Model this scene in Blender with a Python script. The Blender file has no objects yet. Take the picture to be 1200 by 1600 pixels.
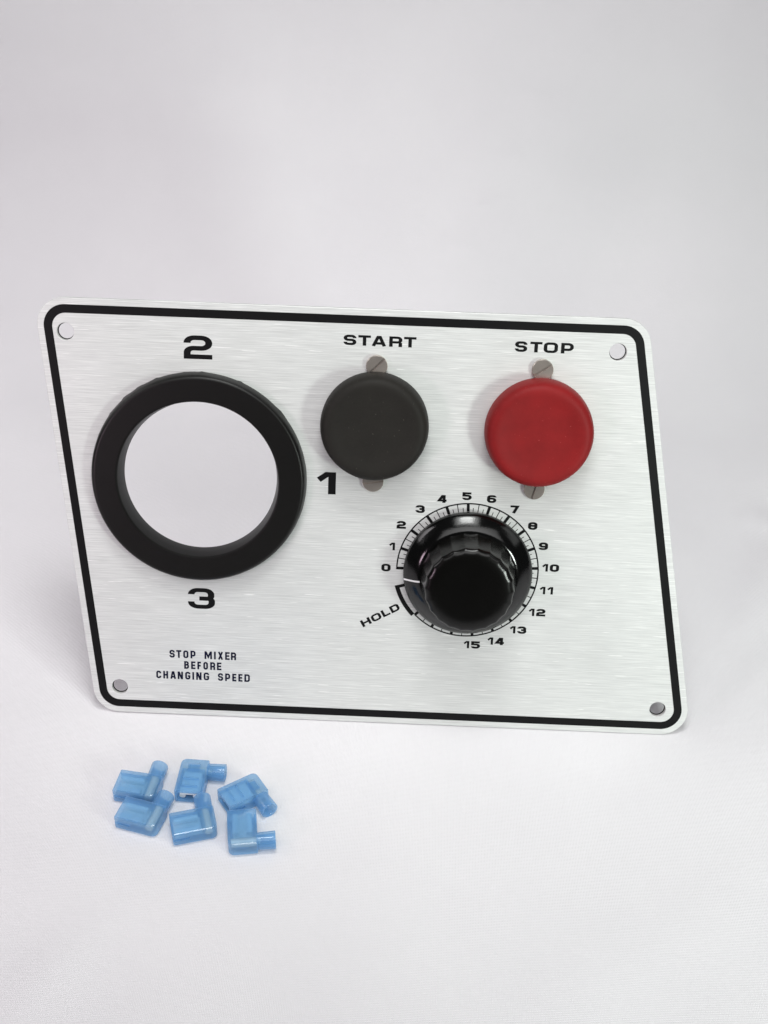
import bpy, bmesh, math, random
from mathutils import Vector, Matrix
from mathutils import noise as mnoise

random.seed(4)
S = 0.001                      # every dimension below is written in millimetres
C = bpy.context.scene.collection
R = math.radians
PI = math.pi

# ------------------------------------------------------------------ camera
cam_data = bpy.data.cameras.new('camera')
cam = bpy.data.objects.new('camera', cam_data)
C.objects.link(cam)
cam_data.sensor_fit = 'VERTICAL'
cam_data.sensor_height = 36.0
cam_data.lens = 45.0
cam_data.clip_start = 0.01
cam_data.clip_end = 20
cam.matrix_world = Matrix((
    (0.999107, -0.040159, 0.013114, -0.001867),
    (0.034637, 0.600961, -0.798528, -0.369432),
    (0.024187, 0.798269, 0.601815, 0.387723),
    (0, 0, 0, 1)))
bpy.context.scene.camera = cam

# ------------------------------------------------------------------ dim room and lamps
world = bpy.data.worlds.new('World')
bpy.context.scene.world = world
world.use_nodes = True
bg = world.node_tree.nodes['Background']
bg.inputs['Color'].default_value = (0.93, 0.96, 1.0, 1)
bg.inputs['Strength'].default_value = 0.045


def area(name, loc, target, sx, sy, power, col, spread):
    d = bpy.data.lights.new(name, 'AREA')
    d.shape = 'RECTANGLE'
    d.size = sx; d.size_y = sy
    d.energy = power; d.color = col
    d.spread = R(spread)
    o = bpy.data.objects.new(name, d)
    C.objects.link(o)
    o.location = loc
    o.rotation_euler = (Vector(target) - Vector(loc)).to_track_quat('-Z', 'Y').to_euler()
    return o


area('overhead_softbox', (0.0, -0.08, 0.80), (0, 0.05, 0.0), 0.36, 0.30, 0.50, (0.985, 1.0, 0.985), 108)
area('overhead_bulb', (0.0, -0.08, 0.79), (0, 0.05, 0.0), 0.20, 0.15, 0.56, (0.985, 1.0, 0.985), 112)
area('front_softbox', (0.08, -0.46, 0.74), (0.02, 0.14, 0.03), 1.10, 0.40, 1.12, (1.0, 0.995, 0.99), 96)
area('left_fill', (-0.60, 0.00, 0.46), (-0.22, 0.22, 0.0), 0.30, 0.30, 0.36, (1.0, 0.965, 0.985), 85)  # unseen fill, added to brighten the cloth left of the panel
area('right_fill', (0.62, 0.00, 0.46), (0.18, 0.26, 0.02), 0.30, 0.30, 0.11, (0.985, 1.0, 0.985), 100)  # weaker added fill for the right side, no real source there
area('left_lamp', (-0.42, -0.42, 0.20), (-0.04, 0.34, 0.05), 0.11, 0.11, 0.20, (1.0, 0.74, 0.89), 100)
area('right_lamp', (0.376, -0.42, 0.20), (-0.08, 0.34, 0.05), 0.08, 0.11, 0.48, (0.91, 1.0, 0.93), 100)

sc = bpy.context.scene
sc.view_settings.view_transform = 'Standard'
sc.view_settings.look = 'None'
sc.view_settings.exposure = 0.0
sc.view_settings.gamma = 1.0
sc.cycles.max_bounces = 10
sc.cycles.transparent_max_bounces = 16


# ------------------------------------------------------------------ materials
def mat(name):
    m = bpy.data.materials.new(name)
    m.use_nodes = True
    nt = m.node_tree
    return m, nt, nt.nodes['Principled BSDF'], nt.links


def node(nt, kind, **kw):
    n = nt.nodes.new(kind)
    for k, v in kw.items():
        setattr(n, k, v)
    return n


def coords(nt, scale):
    tc = node(nt, 'ShaderNodeTexCoord')
    mp = node(nt, 'ShaderNodeMapping')
    mp.inputs['Scale'].default_value = scale
    nt.links.new(tc.outputs['Object'], mp.inputs['Vector'])
    return mp.outputs['Vector']


def noise(nt, vec, scale, detail=4, rough=0.6):
    n = node(nt, 'ShaderNodeTexNoise')
    n.inputs['Scale'].default_value = scale
    n.inputs['Detail'].default_value = detail
    n.inputs['Roughness'].default_value = rough
    nt.links.new(vec, n.inputs['Vector'])
    return n.outputs['Fac']


def ramp(nt, fac, stops):
    r = node(nt, 'ShaderNodeValToRGB')
    e = r.color_ramp.elements
    while len(e) < len(stops):
        e.new(0.5)
    for el, (p, c) in zip(e, stops):
        el.position = p
        el.color = (*c, 1) if not isinstance(c, (int, float)) else (c, c, c, 1)
    nt.links.new(fac, r.inputs['Fac'])
    return r.outputs['Color']


def bump(nt, h, strength, dist):
    b = node(nt, 'ShaderNodeBump')
    b.inputs['Strength'].default_value = strength
    b.inputs['Distance'].default_value = dist
    nt.links.new(h, b.inputs['Height'])
    return b.outputs['Normal']


def mathn(nt, op, a, b):
    n = node(nt, 'ShaderNodeMath', operation=op)
    for i, v in enumerate((a, b)):
        if isinstance(v, (int, float)):
            n.inputs[i].default_value = v
        else:
            nt.links.new(v, n.inputs[i])
    return n.outputs[0]


def make_cloth():
    m, nt, p, L = mat('white_cloth')
    v = coords(nt, (1, 1, 1))
    blotch = noise(nt, v, 9, 3, 0.5)
    L.new(ramp(nt, blotch, [(0.3, (0.79, 0.776, 0.80)), (0.7, (0.835, 0.822, 0.842))]), p.inputs['Base Color'])
    p.inputs['Roughness'].default_value = 0.9
    p.inputs['Specular IOR Level'].default_value = 0.15
    # woven threads: the cloth's own UV runs in millimetres along warp and weft
    uv = node(nt, 'ShaderNodeUVMap')
    w = []
    for d, sc_ in (('X', 0.55), ('Y', 0.50)):
        wv = node(nt, 'ShaderNodeTexWave', wave_type='BANDS', bands_direction=d)
        wv.inputs['Scale'].default_value = sc_
        wv.inputs['Distortion'].default_value = 0.8
        wv.inputs['Detail'].default_value = 1.5
        wv.inputs['Detail Scale'].default_value = 0.35
        L.new(uv.outputs['UV'], wv.inputs['Vector'])
        w.append(wv.outputs['Fac'])
    fine = noise(nt, uv.outputs['UV'], 0.6, 3, 0.6)
    h = mathn(nt, 'ADD', mathn(nt, 'ADD', w[0], w[1]), mathn(nt, 'MULTIPLY', fine, 1.2))
    L.new(bump(nt, h, 0.55, 0.00016), p.inputs['Normal'])
    return m


def make_aluminium():
    m, nt, p, L = mat('brushed_aluminium')
    broad = noise(nt, coords(nt, (34, 1900, 34)), 1.0, 6, 0.75)
    hair = noise(nt, coords(nt, (70, 4800, 70)), 1.0, 3, 0.6)
    spark = noise(nt, coords(nt, (75, 1900, 75)), 1.0, 2, 0.5)
    cloud = noise(nt, coords(nt, (1, 1, 1)), 22, 2, 0.5)
    p.inputs['Metallic'].default_value = 0.22
    g = mathn(nt, 'ADD', mathn(nt, 'MULTIPLY', broad, 0.4), mathn(nt, 'MULTIPLY', hair, 0.6))
    g = mathn(nt, 'ADD', g, mathn(nt, 'MULTIPLY', mathn(nt, 'SUBTRACT', cloud, 0.5), 0.10))
    col = ramp(nt, g, [(0.34, (0.57, 0.58, 0.57)), (0.52, (0.70, 0.712, 0.70)), (0.68, (0.87, 0.88, 0.865))])
    scr = ramp(nt, spark, [(0.685, 0.0), (0.735, 1.0)])
    mx = node(nt, 'ShaderNodeMix', data_type='RGBA')
    L.new(scr, mx.inputs[0]); L.new(col, mx.inputs[6]); mx.inputs[7].default_value = (0.97, 0.97, 0.96, 1)
    L.new(mx.outputs[2], p.inputs['Base Color'])
    L.new(ramp(nt, hair, [(0.3, 0.36), (0.7, 0.54)]), p.inputs['Roughness'])
    p.inputs['Anisotropic'].default_value = 0.6
    p.inputs['Anisotropic Rotation'].default_value = 0.25
    tg = node(nt, 'ShaderNodeTangent', direction_type='UV_MAP')
    L.new(tg.outputs[0], p.inputs['Tangent'])
    L.new(bump(nt, g, 0.25, 0.00008), p.inputs['Normal'])
    return m


def make_simple(name, col, rough, metallic=0.0, spec=0.5, grain=0.0, gscale=900, speck=None, coat=0.0):
    m, nt, p, L = mat(name)
    p.inputs['Roughness'].default_value = rough
    p.inputs['Metallic'].default_value = metallic
    p.inputs['Specular IOR Level'].default_value = spec
    p.inputs['Coat Weight'].default_value = coat
    v = coords(nt, (1, 1, 1))
    n1 = noise(nt, v, 60, 4, 0.6)
    lo = tuple(c * 0.88 for c in col); hi = tuple(min(1, c * 1.12) for c in col)
    stops = [(0.35, lo), (0.65, hi)]
    c = ramp(nt, n1, stops)
    if speck:
        s = noise(nt, v, 1500, 1, 0.4)
        f = ramp(nt, s, [(0.77, 0.0), (0.81, 1.0)])
        mx = node(nt, 'ShaderNodeMix', data_type='RGBA')
        L.new(f, mx.inputs[0]); L.new(c, mx.inputs[6]); mx.inputs[7].default_value = (*speck, 1)
        c = mx.outputs[2]
    L.new(c, p.inputs['Base Color'])
    if grain:
        L.new(bump(nt, noise(nt, v, gscale, 3, 0.6), grain, 0.0001), p.inputs['Normal'])
    return m


def make_nylon():
    """thin, milky blue nylon: part of the light passes straight, part is scattered, and the skin is glossy"""
    m, nt, p, L = mat('blue_nylon')
    out = nt.nodes['Material Output']
    p.inputs['Base Color'].default_value = (0.24, 0.50, 0.81, 1)
    p.inputs['Roughness'].default_value = 0.12
    tr = node(nt, 'ShaderNodeBsdfTransparent'); tr.inputs['Color'].default_value = (0.79, 0.90, 0.97, 1)
    tl = node(nt, 'ShaderNodeBsdfTranslucent'); tl.inputs['Color'].default_value = (0.50, 0.72, 0.92, 1)
    m1 = node(nt, 'ShaderNodeMixShader'); m1.inputs[0].default_value = 0.45
    m2 = node(nt, 'ShaderNodeMixShader'); 
    lw = node(nt, 'ShaderNodeLayerWeight'); lw.inputs['Blend'].default_value = 0.35
    L.new(mathn(nt, 'SUBTRACT', 0.70, mathn(nt, 'MULTIPLY', lw.outputs['Facing'], 0.42)), m2.inputs[0])
    L.new(p.outputs[0], m1.inputs[1]); L.new(tl.outputs[0], m1.inputs[2])
    L.new(m1.outputs[0], m2.inputs[1]); L.new(tr.outputs[0], m2.inputs[2])
    fr = node(nt, 'ShaderNodeFresnel'); fr.inputs['IOR'].default_value = 1.52
    gl = node(nt, 'ShaderNodeBsdfGlossy'); gl.inputs['Roughness'].default_value = 0.12
    m3 = node(nt, 'ShaderNodeMixShader')
    geo = node(nt, 'ShaderNodeNewGeometry')             # only the outer skin shines, not the inner side of the wall
    L.new(mathn(nt, 'MULTIPLY', mathn(nt, 'MULTIPLY', fr.outputs[0], 0.8), mathn(nt, 'SUBTRACT', 1.0, geo.outputs['Backfacing'])), m3.inputs[0])
    L.new(m2.outputs[0], m3.inputs[1]); L.new(gl.outputs[0], m3.inputs[2])
    p.inputs['Specular IOR Level'].default_value = 0.0
    L.new(m3.outputs[0], out.inputs['Surface'])
    return m


CLOTH = make_cloth()
ALU = make_aluminium()
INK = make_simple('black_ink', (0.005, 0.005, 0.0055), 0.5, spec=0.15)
NAVY = make_simple('dark_navy_ink', (0.006, 0.007, 0.026), 0.5, spec=0.15)
RUBBER = make_simple('black_rubber', (0.0032, 0.0031, 0.0027), 0.40, spec=0.32, grain=0.25, gscale=1500)
DUSTY = make_simple('worn_black_rubber', (0.014, 0.0125, 0.0105), 0.62, spec=0.22, grain=0.35, gscale=1300, speck=(0.10, 0.09, 0.075))
RED = make_simple('red_rubber', (0.21, 0.008, 0.009), 0.56, spec=0.2, grain=0.3, gscale=1300, speck=(0.42, 0.07, 0.07))
GRIP = make_simple('black_bakelite_grip', (0.0022, 0.0021, 0.0018), 0.22, spec=0.34, grain=0.1, gscale=2000)
GLOSS = make_simple('black_bakelite', (0.002, 0.002, 0.002), 0.11, spec=0.5, grain=0.16, gscale=2200)
NICKEL = make_simple('nickel_screw', (0.54, 0.485, 0.44), 0.26, metallic=0.72, grain=0.15, gscale=900)
WHITE = make_simple('white_paint', (0.80, 0.80, 0.80), 0.5)
TIN = make_simple('tinned_brass', (0.88, 0.89, 0.86), 0.42, metallic=0.1)
CRIMP = make_simple('dull_tin', (0.60, 0.62, 0.62), 0.5, metallic=0.3)
NYLON = make_nylon()


# ------------------------------------------------------------------ helpers
def link(name, me, m, parent=None, smooth=False, matrix=None):
    o = bpy.data.objects.new(name, me)
    C.objects.link(o)
    if m:
        me.materials.clear(); me.materials.append(m)
    if smooth:
        me.polygons.foreach_set('use_smooth', [True] * len(me.polygons))
    if parent:
        o.parent = parent
    if matrix is not None:
        o.matrix_local = matrix
    return o


def bm_obj(name, bm, m, parent=None, smooth=False, matrix=None, angle=None):
    me = bpy.data.meshes.new(name)
    bmesh.ops.recalc_face_normals(bm, faces=bm.faces)
    bm.to_mesh(me); bm.free()
    o = link(name, me, m, parent, smooth or angle is not None, matrix)
    if angle is not None:
        me.set_sharp_from_angle(angle=R(angle))
    return o


def tag(o, label=None, cat=None, group=None, kind=None):
    for k, v in (('label', label), ('category', cat), ('group', group), ('kind', kind)):
        if v:
            o[k] = v
    return o


def empty(name, loc=(0, 0, 0), parent=None, matrix=None):
    o = bpy.data.objects.new(name, None)
    o.empty_display_size = 0.02
    C.objects.link(o)
    if parent:
        o.parent = parent
    if matrix is not None:
        o.matrix_local = matrix
    else:
        o.location = loc
    return o


def lathe(bm, prof, n=96, closed=False, mod=None):
    """prof: list of (radius, height) in mm, turned about z"""
    rings = []
    for r, z in prof:
        if r <= 1e-6:
            rings.append([bm.verts.new((0, 0, z * S))])
        else:
            ring = []
            for i in range(n):
                a = 2 * PI * i / n
                rr = r * (mod(a, z, r) if mod else 1)
                ring.append(bm.verts.new((rr * math.cos(a) * S, rr * math.sin(a) * S, z * S)))
            rings.append(ring)
    pairs = list(zip(rings, rings[1:]))
    if closed:
        pairs.append((rings[-1], rings[0]))
    for a, b in pairs:
        if len(a) == 1 and len(b) == 1:
            continue
        for i in range(n):
            j = (i + 1) % n
            if len(a) == 1:
                bm.faces.new((a[0], b[i], b[j]))
            elif len(b) == 1:
                bm.faces.new((a[i], a[j], b[0]))
            else:
                bm.faces.new((a[i], a[j], b[j], b[i]))


def arc_pts(cx, cy, r, a0, a1, n):
    return [(cx + r * math.cos(R(a0 + (a1 - a0) * i / n)), cy + r * math.sin(R(a0 + (a1 - a0) * i / n))) for i in range(n + 1)]


def fillet(pts, closed=False, n=7):
    """pts: (x, y) or (x, y, radius); returns a polyline with the corners rounded"""
    out = []
    N = len(pts)
    for i, p in enumerate(pts):
        r = p[2] if len(p) > 2 else 0
        P = Vector(p[:2])
        if r <= 0 or (not closed and i in (0, N - 1)):
            out.append(P); continue
        A = Vector(pts[i - 1][:2]); B = Vector(pts[(i + 1) % N][:2])
        da = (A - P); db = (B - P)
        la, lb = da.length, db.length
        da.normalize(); db.normalize()
        ang = math.acos(max(-1, min(1, da.dot(db))))
        t = r / math.tan(ang / 2)
        t = min(t, la * 0.5 if (closed or 0 < i - 1) else la * 0.98, lb * 0.5 if (closed or i + 1 < N - 1) else lb * 0.98)
        rr = t * math.tan(ang / 2)
        c = P + (da + db).normalized() * (rr / math.sin(ang / 2))
        s = P + da * t - c; e = P + db * t - c
        a0 = math.atan2(s.y, s.x); a1 = math.atan2(e.y, e.x)
        d = (a1 - a0 + PI) % (2 * PI) - PI
        for k in range(n + 1):
            a = a0 + d * k / n
            out.append(c + Vector((math.cos(a), math.sin(a))) * rr)
    return out


def stroke(bm, pl, w, xf, z, closed=False):
    """flat ribbon of width w along the polyline pl, mapped through xf to the plate"""
    n = len(pl)
    L_, R_ = [], []
    for i in range(n):
        p = pl[i]
        if closed:
            a = pl[i - 1]; b = pl[(i + 1) % n]
        else:
            a = pl[max(0, i - 1)]; b = pl[min(n - 1, i + 1)]
        d1 = (p - a); d2 = (b - p)
        if d1.length < 1e-9: d1 = d2
        if d2.length < 1e-9: d2 = d1
        d1 = d1.normalized(); d2 = d2.normalized()
        n1 = Vector((-d1.y, d1.x)); n2 = Vector((-d2.y, d2.x))
        m = (n1 + n2)
        m = m.normalized() if m.length > 1e-6 else n1
        k = min(w / 2 / max(0.25, m.dot(n1)), w * 1.6)
        L_.append(p + m * k); R_.append(p - m * k)
    vl = [bm.verts.new((*xf(q), z)) for q in L_]
    vr = [bm.verts.new((*xf(q), z)) for q in R_]
    for i in range(n if closed else n - 1):
        j = (i + 1) % n
        bm.faces.new((vl[i], vr[i], vr[j], vl[j]))


def polygon(bm, pts, xf, z):
    bm.faces.new([bm.verts.new((*xf(Vector(p)), z)) for p in pts])


# ---- two lettering styles drawn by hand: a wide square one and a narrow one
def glyph(ch, w, s, r):
    """centre-line strokes of one character, height 1, width w, pen s"""
    x0, x1, y0, y1 = s / 2, w - s / 2, s / 2, 1 - s / 2
    mid = w / 2
    G = {
        'S': [[(x1, .69), (x1, y1, r), (x0, y1, r), (x0, .51, r), (x1, .51, r), (x1, y0, r), (x0, y0, r), (x0, .31)]],
        'T': [[(0, y1), (w, y1)], [(mid, 1 - s), (mid, 0)]],
        'A': [[(s * .5, 0), (mid - s * .28, y1), (mid + s * .28, y1), (w - s * .5, 0)], [(w * .22, .27), (w * .78, .27)]],
        'R': [[(x0, 0), (x0, y1), (x1, y1, r), (x1, .43, r), (x0 + s / 2, .43)], [(x1 - .01, .40), (x1 - .01, 0)]],
        'P': [[(x0, 0), (x0, y1), (x1, y1, r), (x1, .36, r), (x0 + s / 2, .36)]],
        'H': [[(x0, 0), (x0, 1)], [(x1, 0), (x1, 1)], [(s, .5), (w - s, .5)]],
        'L': [[(x0, 1), (x0, y0), (w, y0)]],
        '2': [[(x0, .68), (x0, y1, r), (x1, y1, r), (x1, .46, r), (x0, .46, r), (x0, y0), (w, y0)]],
        '3': [[(x0, .69), (x0, y1, r), (x1 - .02, y1, r), (x1 - .02, .5, r * .6), (w * .42, .5)],
              [(w * .60, .5), (x1, .5, r * .6), (x1, y0, r), (x0, y0, r), (x0, .34)]],
        '4': [[(w, .29), (s * .62, .29), (w * .56, y1), (w * .72, y1), (w * .72, 0)]],
        '5': [[(w * .95, y1), (x0, y1), (x0, .57), (x1, .57, r), (x1, y0, r), (x0, y0, r), (x0, .29)]],
        '6': [[(x1, .72), (x1, y1, r), (x0, y1, r), (x0, y0, r), (x1, y0, r), (x1, .55, r), (s, .55)]],
        '7': [[(0, y1), (w - s * .75, y1), (w * .36, 0)]],
        '9': [[(x0, .28), (x0, y0, r), (x1, y0, r), (x1, y1, r), (x0, y1, r), (x0, .45, r), (w - s, .45)]],
        '8': [[(s, .52), (w - s, .52)]],
        'M': [[(x0, 0), (x0, 1)], [(x1, 0), (x1, 1)], [(s * .75, .93), (mid, .28), (w - s * .75, .93)]],
        'N': [[(x0, 0), (x0, 1)], [(x1, 0), (x1, 1)], [(s * .7, .97), (w - s * .7, .03)]],
        'I': [[(mid, 0), (mid, 1)]],
        'X': [[(s * .55, 0), (w - s * .55, 1)], [(s * .55, 1), (w - s * .55, 0)]],
        'E': [[(w, y1), (x0, y1), (x0, y0), (w, y0)], [(s, .5), (w * .92, .5)]],
        'F': [[(w, y1), (x0, y1), (x0, 0)], [(s, .48), (w * .92, .48)]],
        'B': [[(x0, .53), (x0, y1), (x1 - .02, y1, r), (x1 - .02, .53, r), (s, .53)], [(x0, .53), (x0, y0), (x1, y0, r), (x1, .53, r), (w * .6, .53)]],
        'C': [[(x1, .66), (x1, y1, r), (x0, y1, r), (x0, y0, r), (x1, y0, r), (x1, .34)]],
        'G': [[(x1, .70), (x1, y1, r), (x0, y1, r), (x0, y0, r), (x1, y0, r), (x1, .46), (mid, .46)]],
    }
    closed = {
        'O': [[(x0, y0, r), (x1, y0, r), (x1, y1, r), (x0, y1, r)]],
        '0': [[(x0, y0, r), (x1, y0, r), (x1, y1, r), (x0, y1, r)]],
        '8': [[(x0, y0, r), (x1, y0, r), (x1, y1, r), (x0, y1, r)]],
        'D': [[(x0, y0), (x1, y0, r), (x1, y1, r), (x0, y1)]],
    }
    return G.get(ch, []), closed.get(ch, [])


INK_Z = 0.05 * S


def put_char(bm, ch, x, y, w, h, wide, pen, origin=(0, 0), rot=0.0):
    """one character: lower left corner x, y (mm, before the turn about origin), width w, height h"""
    sx = 1.5 if wide else 1.0                     # the wide style has stems half as thick again as its bars
    cr, sr = math.cos(rot), math.sin(rot)

    def xf(q):
        px, py = x + q.x * sx * h, y + q.y * h
        return ((origin[0] + px * cr - py * sr) * S, (origin[1] + px * sr + py * cr) * S)
    gw = w / h / sx
    z = INK_Z
    if ch == '1':
        polygon(bm, [(gw, 0), (gw, 1), (gw * .45, 1), (0, .735), (gw * .2, .545), (gw * .60, .79), (gw * .60, 0)], xf, z)
        return
    op, cl = glyph(ch, gw, pen, 0.21 if wide else 0.17)
    k = 0
    for pts in op:
        stroke(bm, fillet(pts), pen, xf, z + k * 4e-6); k += 1
    for pts in cl:
        stroke(bm, fillet(pts, True), pen, xf, z + k * 4e-6, True); k += 1


# ------------------------------------------------------------------ the cloth: table and sweep
def build_cloth():
    bm = bmesh.new()
    uvl = bm.loops.layers.uv.new('UVMap')
    path = []
    y = -330.0
    Y1, RAD, TOP = 220.0, 240.0, 820.0
    while y < Y1:
        path.append((y, 0.0, 0.0)); y += 4
    n = 95
    for i in range(n + 1):
        a = PI / 2 * i / n
        path.append((Y1 + RAD * math.sin(a), RAD * (1 - math.cos(a)), a))
    z = RAD + 10
    while z < TOP:
        path.append((Y1 + RAD, z, PI / 2)); z += 12
    # wrinkles: soft swells everywhere, a few pulled creases
    creases = [((-0.135, -0.155), (-0.095, -0.085), 0.0022, 0.011), ((-0.20, -0.06), (-0.02, -0.10), 0.0009, 0.014),
               ((0.150, 0.045), (0.20, 0.16), 0.0034, 0.012), ((0.14, -0.02), (0.22, 0.10), 0.0012, 0.012),
               ((0.03, -0.14), (0.16, -0.05), 0.0012, 0.016),
               ((-0.17, -0.13), (-0.165, -0.115), 0.0010, 0.004), ((-0.05, -0.09), (0.02, -0.06), 0.0008, 0.010),
               ((0.13, 0.00), (0.17, 0.06), 0.0015, 0.008), ((0.17, 0.16), (0.21, 0.13), 0.0022, 0.010),
               ((-0.19, 0.05), (-0.16, 0.14), 0.0013, 0.012),
               ((0.045, 0.425), (0.068, 0.432), 0.0011, 0.0045), ((-0.062, 0.395), (-0.056, 0.418), 0.0010, 0.0045),
               ((0.030, 0.392), (0.058, 0.402), 0.0010, 0.0045), ((0.055, 0.470), (0.085, 0.465), 0.0010, 0.005),
               ((-0.13, 0.375), (-0.118, 0.378), 0.0009, 0.0045), ((0.012, 0.365), (0.04, 0.372), 0.0008, 0.005)]
    xs = [-620 + 4 * i for i in range(311)]
    grid = []
    d = 0.0
    prev = None
    for (py, pz, a) in path:
        if prev:
            d += math.hypot(py - prev[0], pz - prev[1])
        prev = (py, pz)
        row = []
        for x in xs:
            X, D = x * S, (d - 330.0) * S
            q = Vector((X * 3.2, D * 3.2, 0.3))
            h = 0.0048 * mnoise.noise(q) + 0.0026 * mnoise.noise(Vector((X * 9, D * 6, 4.1)))
            h += 0.0009 * mnoise.noise(Vector((X * 26, D * 18, 9.2)))
            near = math.exp(-((X + 0.02) / 0.17) ** 4 - ((D + 0.005) / 0.10) ** 4)
            h *= 1 - 0.97 * near
            for (ax, ay), (bx, by), amp, wd in creases:
                vx, vy = bx - ax, by - ay
                t = ((X - ax) * vx + (D - ay) * vy) / (vx * vx + vy * vy)
                tt = max(0, min(1, t))
                dist = math.hypot(X - ax - vx * tt, D - ay - vy * tt)
                h += amp * math.exp(-(dist / wd) ** 2) * math.sin(PI * min(1, max(0.02, tt))) * (1 - near)
            ny, nz = -math.sin(a), math.cos(a)
            v = bm.verts.new((X, py * S + ny * h, pz * S + nz * h))
            row.append((v, (x, d)))
        grid.append(row)
    for r0, r1 in zip(grid, grid[1:]):
        for i in range(len(xs) - 1):
            q = (r0[i], r0[i + 1], r1[i + 1], r1[i])
            f = bm.faces.new([k[0] for k in q])
            for lp, k in zip(f.loops, q):
                lp[uvl].uv = k[1]
    o = bm_obj('backdrop_cloth', bm, CLOTH, smooth=True)
    tag(o, 'smooth white cloth lying under everything and curving up as the background', kind='structure')


build_cloth()

# ------------------------------------------------------------------ the control panel
LEAN = R(18.964)
# panel axes: u along the bottom edge, v up the plate, n out of its front
front = Matrix(((1, 0, 0, 0),
                (0, math.sin(LEAN), -math.cos(LEAN), 0),
                (0, math.cos(LEAN), math.sin(LEAN), 0),
                (0, 0, 0, 1)))
panel = empty('control_panel', matrix=front)
panel.location = (0, 0, 0.0005)
tag(panel, 'brushed aluminium control panel with black border, two buttons and dial, standing on white cloth', 'control panel')


def at(u, v, n=0.0, rot=0.0):
    return Matrix.Translation((u * S, v * S, n * S)) @ Matrix.Rotation(rot, 4, 'Z')


def edge_x(side, v, inset):
    """x of the slanted left or right edge at height v, moved inwards along the slant's normal"""
    if side == 'l':
        return -124.25 - 0.1058 * v + inset * 1.006
    return 120.9 - 0.1985 * v - inset * 1.02


def outline(inset, rad):
    vb, vt = inset, 170.4 - inset
    return fillet([(edge_x('l', vb, inset), vb, rad), (edge_x('r', vb, inset), vb, rad),
                   (edge_x('r', vt, inset), vt, rad), (edge_x('l', vt, inset), vt, rad)], True, 16)


def curve_plate(name, loops, half, bev, m, parent, z):
    cu = bpy.data.curves.new(name, 'CURVE')
    cu.dimensions = '2D'; cu.fill_mode = 'BOTH'
    cu.extrude = half * S - bev * S; cu.bevel_depth = bev * S; cu.bevel_resolution = 2
    for lp in loops:
        sp = cu.splines.new('POLY')
        sp.points.add(len(lp) - 1)
        for p, q in zip(sp.points, lp):
            p.co = (q[0] * S, q[1] * S, 0, 1)
        sp.use_cyclic_u = True
    tmp = bpy.data.objects.new('tmp', cu)
    C.objects.link(tmp)
    dg = bpy.context.evaluated_depsgraph_get()
    dg.update()
    me = bpy.data.meshes.new_from_object(tmp.evaluated_get(dg))
    bpy.data.objects.remove(tmp)
    bpy.data.curves.remove(cu)
    me.name = name
    while me.uv_layers:
        me.uv_layers.remove(me.uv_layers[0])
    uvs = me.uv_layers.new(name='UVMap')
    for lp in me.loops:
        co = me.vertices[lp.vertex_index].co
        uvs.data[lp.index].uv = (co.x * 4 + 0.5, co.y * 4)
    o = link(name, me, m, parent, True, at(0, 0, z))
    me.set_sharp_from_angle(angle=R(40))
    return o


HOLES = [(-130.56, 157.6), (76.83, 157.8), (-114.32, 11.4), (106.22, 11.3)]
RING = (-80.5, 102.5)
DIAL = (25.36, 68.29)
circle = lambda c, r, n=64: [(c[0] + r * math.cos(2 * PI * i / n), c[1] + r * math.sin(2 * PI * i / n)) for i in range(n)]
plate = curve_plate('faceplate', [outline(0.18, 10.4)] + [circle(h, 3.43) for h in HOLES] + [circle(RING, 31.5, 96)],
                    1.0, 0.18, ALU, panel, -1.0)
plate.data.materials.append(make_simple('drilled_edge', (0.72, 0.72, 0.70), 0.4, metallic=0.5))
for p in plate.data.polygons:
    if abs(p.normal.z) < 0.5:
        for hx, hy in HOLES:
            if math.hypot(p.center.x - hx * S, p.center.y - hy * S) < 3.6 * S:
                p.material_index = 1
for hx, hy in HOLES:                                    # dark ring standing in for the contact shadow behind each drilled hole
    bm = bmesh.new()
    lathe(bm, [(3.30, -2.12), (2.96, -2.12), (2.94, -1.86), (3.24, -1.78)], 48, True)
    bm_obj('hole_shadow_ring', bm, INK, plate, matrix=at(hx, hy, 1.0), smooth=True)
# printed border stripe: two loops bridged by hand
bm = bmesh.new()
a = outline(2.5, 8.2); b = outline(5.7, 5.2)
va = [bm.verts.new((p[0] * S, p[1] * S, INK_Z)) for p in a]
vb = [bm.verts.new((p[0] * S, p[1] * S, INK_Z)) for p in b]
for i in range(len(va)):
    j = (i + 1) % len(va)
    bm.faces.new((va[i], va[j], vb[j], vb[i]))
bm_obj('border_stripe', bm, INK, plate, matrix=at(0, 0, 1.0))


def print_part(name, fn, m=INK):
    bm = bmesh.new()
    fn(bm)
    bmesh.ops.recalc_face_normals(bm, faces=bm.faces)
    for f in bm.faces:
        if f.normal.z < 0:
            f.normal_flip()
    me = bpy.data.meshes.new(name)
    bm.to_mesh(me); bm.free()
    return link(name, me, m, plate, False, at(0, 0, 1.0))


# large speed numbers round the ring
print_part('numeral', lambda b: put_char(b, '2', -86.0, 149.05, 10.8, 8.95, True, 0.195))
print_part('numeral', lambda b: put_char(b, '3', -85.7, 47.45, 10.85, 8.85, True, 0.195))
print_part('numeral', lambda b: put_char(b, '1', -34.9, 97.75, 7.4, 8.95, True, 0.183))


def word(spans, y, h, wide, pen, m):
    def fn(b):
        for ch, x0, x1 in spans:
            put_char(b, ch, x0, y, x1 - x0, h, wide, pen)
    return print_part('lettering', fn, m)


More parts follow.
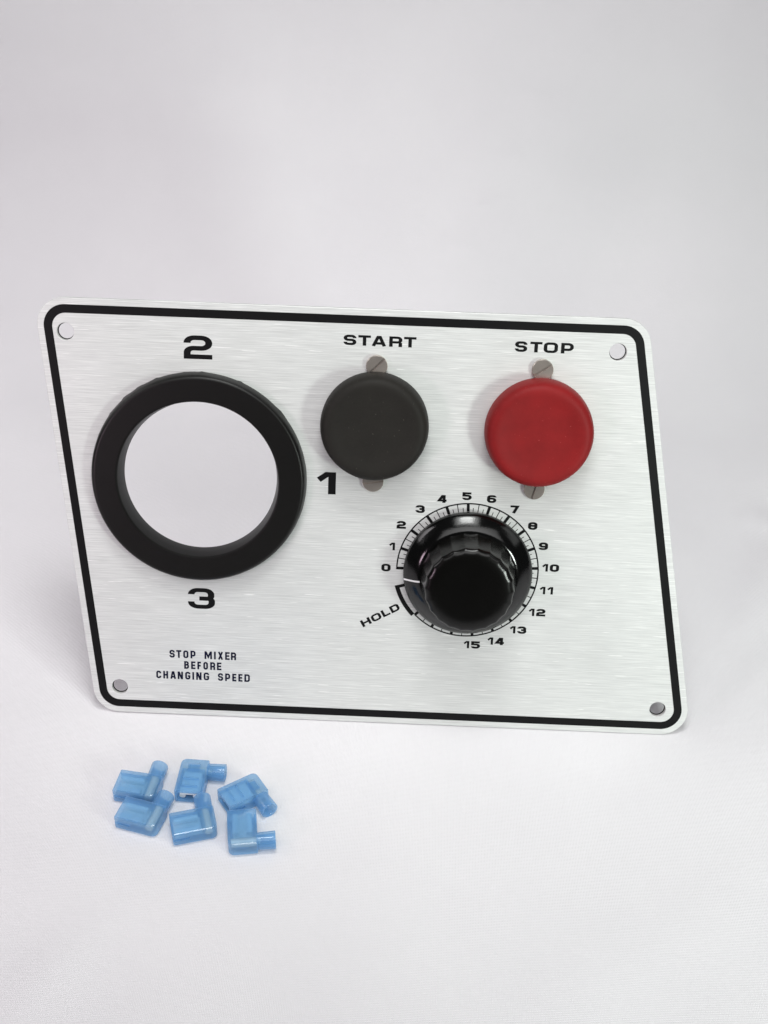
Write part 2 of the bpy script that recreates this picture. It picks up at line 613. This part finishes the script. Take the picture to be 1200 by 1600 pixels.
word([('S', -25.85, -21.05), ('T', -20.35, -15.65), ('A', -15.3, -9.85), ('R', -8.75, -3.85), ('T', -3.25, 1.4)], 156.6, 3.9, True, 0.225, INK)
word([('S', 38.3, 42.9), ('T', 43.95, 48.45), ('O', 49.05, 54.35), ('P', 55.5, 60.2)], 156.55, 3.95, True, 0.225, INK)
k1 = 27.19 / 690; k3 = 38.39 / 973
for y, k, xa, za, spans in (
        (25.45, k1, -93.6, 232, 'S232-287 T303-355 O375-428 P450-502 M595-672 I694-711 X733-788 E808-855 R868-922'),
        (20.7, k1, -87.66, 388, 'B388-438 E460-505 F525-563 O587-635 R658-710 E728-775'),
        (15.95, k3, -99.18, 97, 'C97-148 H170-220 A243-302 N320-375 G398-452 I473-490 N512-568 G590-647 S738-792 P813-865 E887-930 E950-993 D1013-1070')):
    sp = []
    for t in spans.split():
        lo, hi = t[1:].split('-')
        sp.append((t[0], xa + (int(lo) - za) * k, xa + (int(hi) - za) * k))
    word(sp, y, 3.4, False, 0.21, NAVY)

# dial numbers
DIALNUM = [('0', -6.85, 68.3), ('1', -4.77, 77.3), ('2', -1.46, 86.4), ('3', 5.65, 93.2), ('4', 13.92, 97.7), ('5', 23.6, 99.2),
           ('6', 33.2, 98.45), ('7', 42.5, 94.6), ('8', 49.85, 88.1), ('9', 54.6, 79.9), ('10', 58.1, 70.95), ('11', 57.1, 61.3),
           ('12', 54.1, 51.8), ('13', 47.05, 43.9), ('14', 38.4, 38.6), ('15', 28.9, 36.6)]
for t, cx, cy in DIALNUM:
    def fn(b, t=t, cx=cx, cy=cy):
        h = 3.15
        ws = [2.3 if c == '1' else 3.65 for c in t]
        tot = sum(ws) + 0.75 * (len(ws) - 1)
        x = cx - tot / 2
        for c, w in zip(t, ws):
            put_char(b, c, x, cy - h / 2, w, h, True, 0.255)
            x += w + 0.75
    print_part('numeral', fn)


def hold(b):
    x = 0.0
    for ch, w in (('H', 4.0), ('O', 4.1), ('L', 3.2), ('D', 3.8)):
        put_char(b, ch, x, 0, w, 3.0, True, 0.235, (-15.1, 42.3), R(29.9))
        x += w + 0.62


print_part('lettering', hold)


def dial_scale(b):
    ident = lambda q: (q.x * S, q.y * S)

    def ring(r0, r1, a0, a1, z):
        n = max(2, int(abs(a1 - a0) / 2))
        stroke(b, [Vector(p) for p in arc_pts(DIAL[0], DIAL[1], (r0 + r1) / 2, a0, a1, n)], abs(r1 - r0), ident, z)

    def tick(a, r0, r1, w, z):
        c, s = math.cos(R(a)), math.sin(R(a))
        stroke(b, [Vector((DIAL[0] + r0 * c, DIAL[1] + r0 * s)), Vector((DIAL[0] + r1 * c, DIAL[1] + r1 * s))], w, ident, z)
    ring(27.65, 28.2, 180.9, -135.9, INK_Z)
    z = INK_Z + 6e-6
    for k in range(19):
        a = 179.9 - 17.52 * k
        tick(a, 24.7, 28.05, 1.15, z)
        if k < 18:
            tick(a - 8.76, 24.7, 27.9, 0.32, z)
            if k < 11:
                tick(a - 4.38, 24.7, 26.2, 0.28, z)
                tick(a - 13.14, 24.7, 26.2, 0.28, z)
    ring(27.75, 29.45, 194.7, 223.4, INK_Z)
    tick(196.0, 24.5, 27.8, 1.25, z)


print_part('dial_scale', dial_scale)

# ---- ring, buttons, knob, screws
bm = bmesh.new()
rough_edge = lambda a, z, r: 1 + (0.010 * max(0.0, mnoise.noise(Vector((math.cos(a) * 14, math.sin(a) * 14, 1.0)))) * (0.4 + math.sin(a)) if (z < 1.2 and r > 38) else 0)
lathe(bm, [(41.6, 0.05), (41.75, 0.5), (41.65, 1.6), (41.35, 3.5), (40.95, 4.4), (40.5, 4.9), (40.1, 5.06), (39.7, 5.1), (39.3, 5.1), (32.0, 5.1), (31.6, 5.1),
           (31.35, 5.02), (31.15, 4.75), (31.0, 4.3), (30.5, 1.0), (29.8, -2.5), (29.9, -3.2), (30.4, -3.5), (31.2, -3.4), (31.35, -2.2), (31.35, 0.05)], 192, True, rough_edge)
ring = bm_obj('ring_grommet', bm, RUBBER, panel, matrix=at(*RING, 0), angle=32)

BUTTON = [(0, 0.05), (19.6, 0.05), (20.3, 0.8), (20.6, 2.2), (20.6, 5.0), (20.4, 7.2), (20.05, 8.7), (19.5, 9.9), (18.6, 10.75), (17.6, 11.1),
          (16.6, 11.15), (15.2, 11.0), (13.6, 10.75), (11.0, 10.5), (7.0, 10.35), (0, 10.3)]
for (u, v), m in (((-13.1, 126.75), DUSTY), ((49.1, 126.8), RED)):
    bm = bmesh.new()
    wob = lambda a, z, r: 1 + 0.006 * mnoise.noise(Vector((math.cos(a) * 1.6, math.sin(a) * 1.6, u + z * 0.1))) * (r > 10)
    lathe(bm, BUTTON, 128, False, wob)
    o = bm_obj('push_button', bm, m, panel, smooth=True, matrix=at(u, v, 0))
    o['label'] = 'domed red rubber push button' if m is RED else 'worn black rubber push button'


def screw(u, v, slot):
    bm = bmesh.new()
    lathe(bm, [(0, 0.03), (3.7, 0.03), (4.05, 0.5), (4.1, 1.1), (4.05, 1.25), (0, 1.25)], 48)
    # two half discs leave the slot open
    for sgn in (1, -1):
        half = []
        for r, z in ((4.05, 1.24), (4.02, 1.80), (3.85, 1.97)):
            a0 = math.asin(0.45 / r)
            pts = [(r * math.cos(a0 + (PI - 2 * a0) * i / 24), sgn * r * math.sin(a0 + (PI - 2 * a0) * i / 24), z) for i in range(25)]
            half.append([bm.verts.new(Vector(p) * S) for p in pts])
        for h0, h1 in zip(half, half[1:]):
            for i in range(24):
                bm.faces.new((h0[i], h0[i + 1], h1[i + 1], h1[i]))
            bm.faces.new((h0[0], h1[0], h1[24], h0[24]))
        bm.faces.new(half[-1])
    return bm_obj('slotted_screw', bm, NICKEL, panel, matrix=at(u, v, 0, slot), angle=18)


screw(-13.1, 149.3, R(46)); screw(-13.1, 104.0, R(10)); screw(49.1, 150.2, R(35)); screw(49.2, 103.5, R(76))

knob = empty('dial_knob', parent=panel, matrix=at(DIAL[0], DIAL[1], 0))
bm = bmesh.new()
lathe(bm, [(0, 1.2), (24.5, 1.2), (25.3, 2.2), (25.4, 3.6), (24.9, 4.6), (23.6, 5.6), (22.4, 6.6), (21.0, 7.6), (19.8, 8.3), (18.9, 8.6), (18.3, 8.65), (0, 8.65)], 128)
skirt = bm_obj('skirt', bm, GLOSS, knob, angle=60)
# fluted grip
NF = 22
bm = bmesh.new()


def flute(a, z, r):
    if r < 12:
        return 1
    f = (a * NF / (2 * PI)) % 1.0
    depth = 0.018 * min(1.0, max(0.0, (22.1 - z) / 0.5)) + 0.003
    return 1 - depth * (1 - (2 * f - 1) ** 2)


lathe(bm, [(18.75, 8.6), (18.65, 9.2), (18.2, 13), (17.8, 16), (17.4, 19), (17.15, 20.6), (16.95, 21.2), (16.5, 21.65), (15.7, 22.1), (14.4, 22.4), (13.2, 22.56), (12.0, 22.64), (10.5, 22.66), (0, 22.66)], NF * 12, False, flute)
bm_obj('grip', bm, GRIP, knob, angle=28)
# white pointer line lying on the skirt's slope
bm = bmesh.new()
pr = [(25.2, 4.05), (24.9, 4.62), (23.6, 5.62), (22.4, 6.62), (21.0, 7.62), (19.6, 8.42), (18.9, 8.62)]
vs = []
for r, z in pr:
    rr, zz = r + 0.05, z + 0.06
    vs.append((bm.verts.new((rr * S, -0.36 * S, zz * S)), bm.verts.new((rr * S, 0.36 * S, zz * S))))
for p, q in zip(vs, vs[1:]):
    bm.faces.new((p[0], q[0], q[1], p[1]))
bm_obj('pointer_line', bm, WHITE, knob, matrix=Matrix.Rotation(R(186.5), 4, 'Z'), smooth=True)


# ------------------------------------------------------------------ blue flag terminals
def boolean(base, cutters):
    for c in cutters:
        md = base.modifiers.new('b', 'BOOLEAN'); md.operation = 'DIFFERENCE'; md.object = c; md.solver = 'EXACT'
    dg = bpy.context.evaluated_depsgraph_get(); dg.update()
    me = bpy.data.meshes.new_from_object(base.evaluated_get(dg))
    for o in [base] + cutters:
        bpy.data.objects.remove(o)
    return me


def box_bm(lo, hi, bev=0.0, seg=3, keep=None):
    bm = bmesh.new()
    bmesh.ops.create_cube(bm, size=1)
    for v in bm.verts:
        v.co = Vector([(lo[i] + hi[i]) / 2 + v.co[i] * (hi[i] - lo[i]) for i in range(3)]) * S
    if bev:
        es = [e for e in bm.edges if keep is None or keep(e)]
        bmesh.ops.bevel(bm, geom=es, offset=bev * S, segments=seg, affect='EDGES', profile=0.5)
    return bm


def cyl_y(bm, x, z, r0, r1, y0, y1, n=32, cap=True):
    rings = []
    for y, r in ((y0, r0), (y1, r1)):
        rings.append([bm.verts.new(((x + r * math.cos(2 * PI * i / n)) * S, y * S, (z + r * math.sin(2 * PI * i / n)) * S)) for i in range(n)])
    for i in range(n):
        j = (i + 1) % n
        bm.faces.new((rings[0][i], rings[0][j], rings[1][j], rings[1][i]))
    if cap:
        bm.faces.new(rings[0]); bm.faces.new(rings[1])


def cyl_x(bm, y, z, r, x0, x1, n=16):
    rings = [[bm.verts.new((x * S, (y + r * math.cos(2 * PI * i / n)) * S, (z + r * math.sin(2 * PI * i / n)) * S)) for i in range(n)] for x in (x0, x1)]
    for i in range(n):
        j = (i + 1) % n
        bm.faces.new((rings[0][i], rings[0][j], rings[1][j], rings[1][i]))
    bm.faces.new(rings[0]); bm.faces.new(rings[1])


TL, TW, TT, TR = 16.7, 11.0, 6.2, 3.25        # body length, width, thickness; barrel radius
TX = TL - TR - 0.1


def make_terminal():
    root = empty('flag_terminal')
    far_corner = lambda e: all(abs(v.co.x / S - TL) < .01 for v in e.verts) and all(v.co.y / S < .01 for v in e.verts)
    tb = bmesh.new()
    tb2 = box_bm((0, 0, 0), (TL, TW, TT))
    es = [e for e in tb2.edges if far_corner(e)]
    bmesh.ops.bevel(tb2, geom=es, offset=2.2 * S, segments=5, affect='EDGES', profile=0.5)
    es = [e for e in tb2.edges if e.is_manifold and e.calc_face_angle(0) > 0.6]
    bmesh.ops.bevel(tb2, geom=es, offset=0.55 * S, segments=2, affect='EDGES', profile=0.5)
    tb.free()
    base = bm_obj('tmp', tb2, NYLON)
    cut = []
    cut.append(bm_obj('tmp', box_bm((-2, 1.0, 0.95), (12.4, TW - 1.0, TT - 0.95)), NYLON))         # the mouth
    cut.append(bm_obj('tmp', box_bm((-2, -2, 2.6), (6.2, 3, 3.5)), NYLON))                        # open side seams
    cut.append(bm_obj('tmp', box_bm((-2, TW - 3, 2.6), (6.2, TW + 2, 3.5)), NYLON))
    # underside: latch window and two slits moulded into the face
    cut.append(bm_obj('tmp', box_bm((11.2, 3.2, -1), (14.6, 7.6, 0.75)), NYLON))
    cut.append(bm_obj('tmp', box_bm((6.5, 2.3, -1), (7.3, 8.4, 0.75)), NYLON))
    cut.append(bm_obj('tmp', box_bm((2.8, 2.3, -1), (3.6, 8.4, 0.75)), NYLON))
    me = boolean(base, cut)
    h = link('housing', me, NYLON, root)
    bm_obj('latch', box_bm((11.25, 3.25, 0.96), (14.55, 7.55, 2.2)), NYLON, root)
    # barrel with an open flared end
    bm = bmesh.new()
    prof = [(TR - 0.1, TW - 0.4), (TR - 0.05, TW + 1.2), (TR, TW + 3), (TR + 0.12, TW + 6.4), (TR + 0.05, TW + 6.6), (TR - 0.55, TW + 6.6), (TR - 0.75, TW + 6.2), (TR - 0.95, TW + 2), (TR - 1.0, TW - 0.35)]
    lathe(bm, prof, 40, True)
    bm.transform(Matrix.Translation((TX * S, 0, (TT / 2 + 0.05) * S)) @ Matrix.Rotation(-PI / 2, 4, 'X'))
    bm_obj('barrel', bm, NYLON, root, angle=45)
    # tinned contact inside: a flat tongue with two rolled edges
    bm = box_bm((1.0, 2.0, 1.6), (11.2, 9.0, 2.9))
    cyl_x(bm, 2.9, 3.95, 1.2, 1.3, 10.4)
    cyl_x(bm, 8.1, 3.95, 1.2, 1.3, 10.4)
    bm_obj('contact', bm, TIN, root, angle=40)
    # crimp sleeve running up into the barrel, seen pale through the nylon
    bm = bmesh.new()
    lathe(bm, [(0, 0.95), (1.3, 1.0), (1.7, 1.3), (1.75, 12.0), (1.4, 12.0), (1.35, 2.0), (0, 2.0)], 28)
    bm.transform(Matrix.Translation((TX * S, 0, (TT / 2 + 0.05) * S)) @ Matrix.Rotation(-PI / 2, 4, 'X'))
    bm_obj('crimp_sleeve', bm, CRIMP, root, angle=45)
    return root


proto = make_terminal()
GRP = 'blue flag terminals lying on the cloth'
SPOTS = [  # open non-barrel corner x, y; heading of the closed end; flipped; tip; label
    (-107.8, -46.9, -7.5, False, 'blue terminal at the upper left of the cluster, nearest the panel corner, barrel pointing away'),
    (-104.6, -59.5, -14.5, False, 'blue terminal directly below the upper left one, its barrel touching the windowed terminal'),
    (-81.2, -67.0, 17.0, False, 'blue terminal at the bottom middle of the cluster, smooth face up, barrel pointing away'),
    (-62.9, -53.9, -81.0, False, 'blue terminal at the lower right of the cluster, smooth face up, barrel pointing right'),
    (-84.3, -45.8, 88.0, True, 'blue terminal at the top middle with window and slits, its barrel pointing right'),
    (-68.1, -43.9, 35.0, True, 'blue terminal at the right with window and slits, barrel pointing toward the lower right'),
]
for i, (x, y, a, flip, lab) in enumerate(SPOTS):
    if i == 0:
        t = proto
    else:
        t = proto.copy(); C.objects.link(t)
        for ch in proto.children:
            c = ch.copy(); C.objects.link(c); c.parent = t
    mtx = Matrix.Translation((x * S, y * S, 0.35 * S)) @ Matrix.Rotation(R(a), 4, 'Z')
    if flip:
        mtx = mtx @ Matrix.Translation((0, 0, TT * S)) @ Matrix.Rotation(PI, 4, 'X')
    t.matrix_local = mtx
    tag(t, lab, 'terminal', GRP)
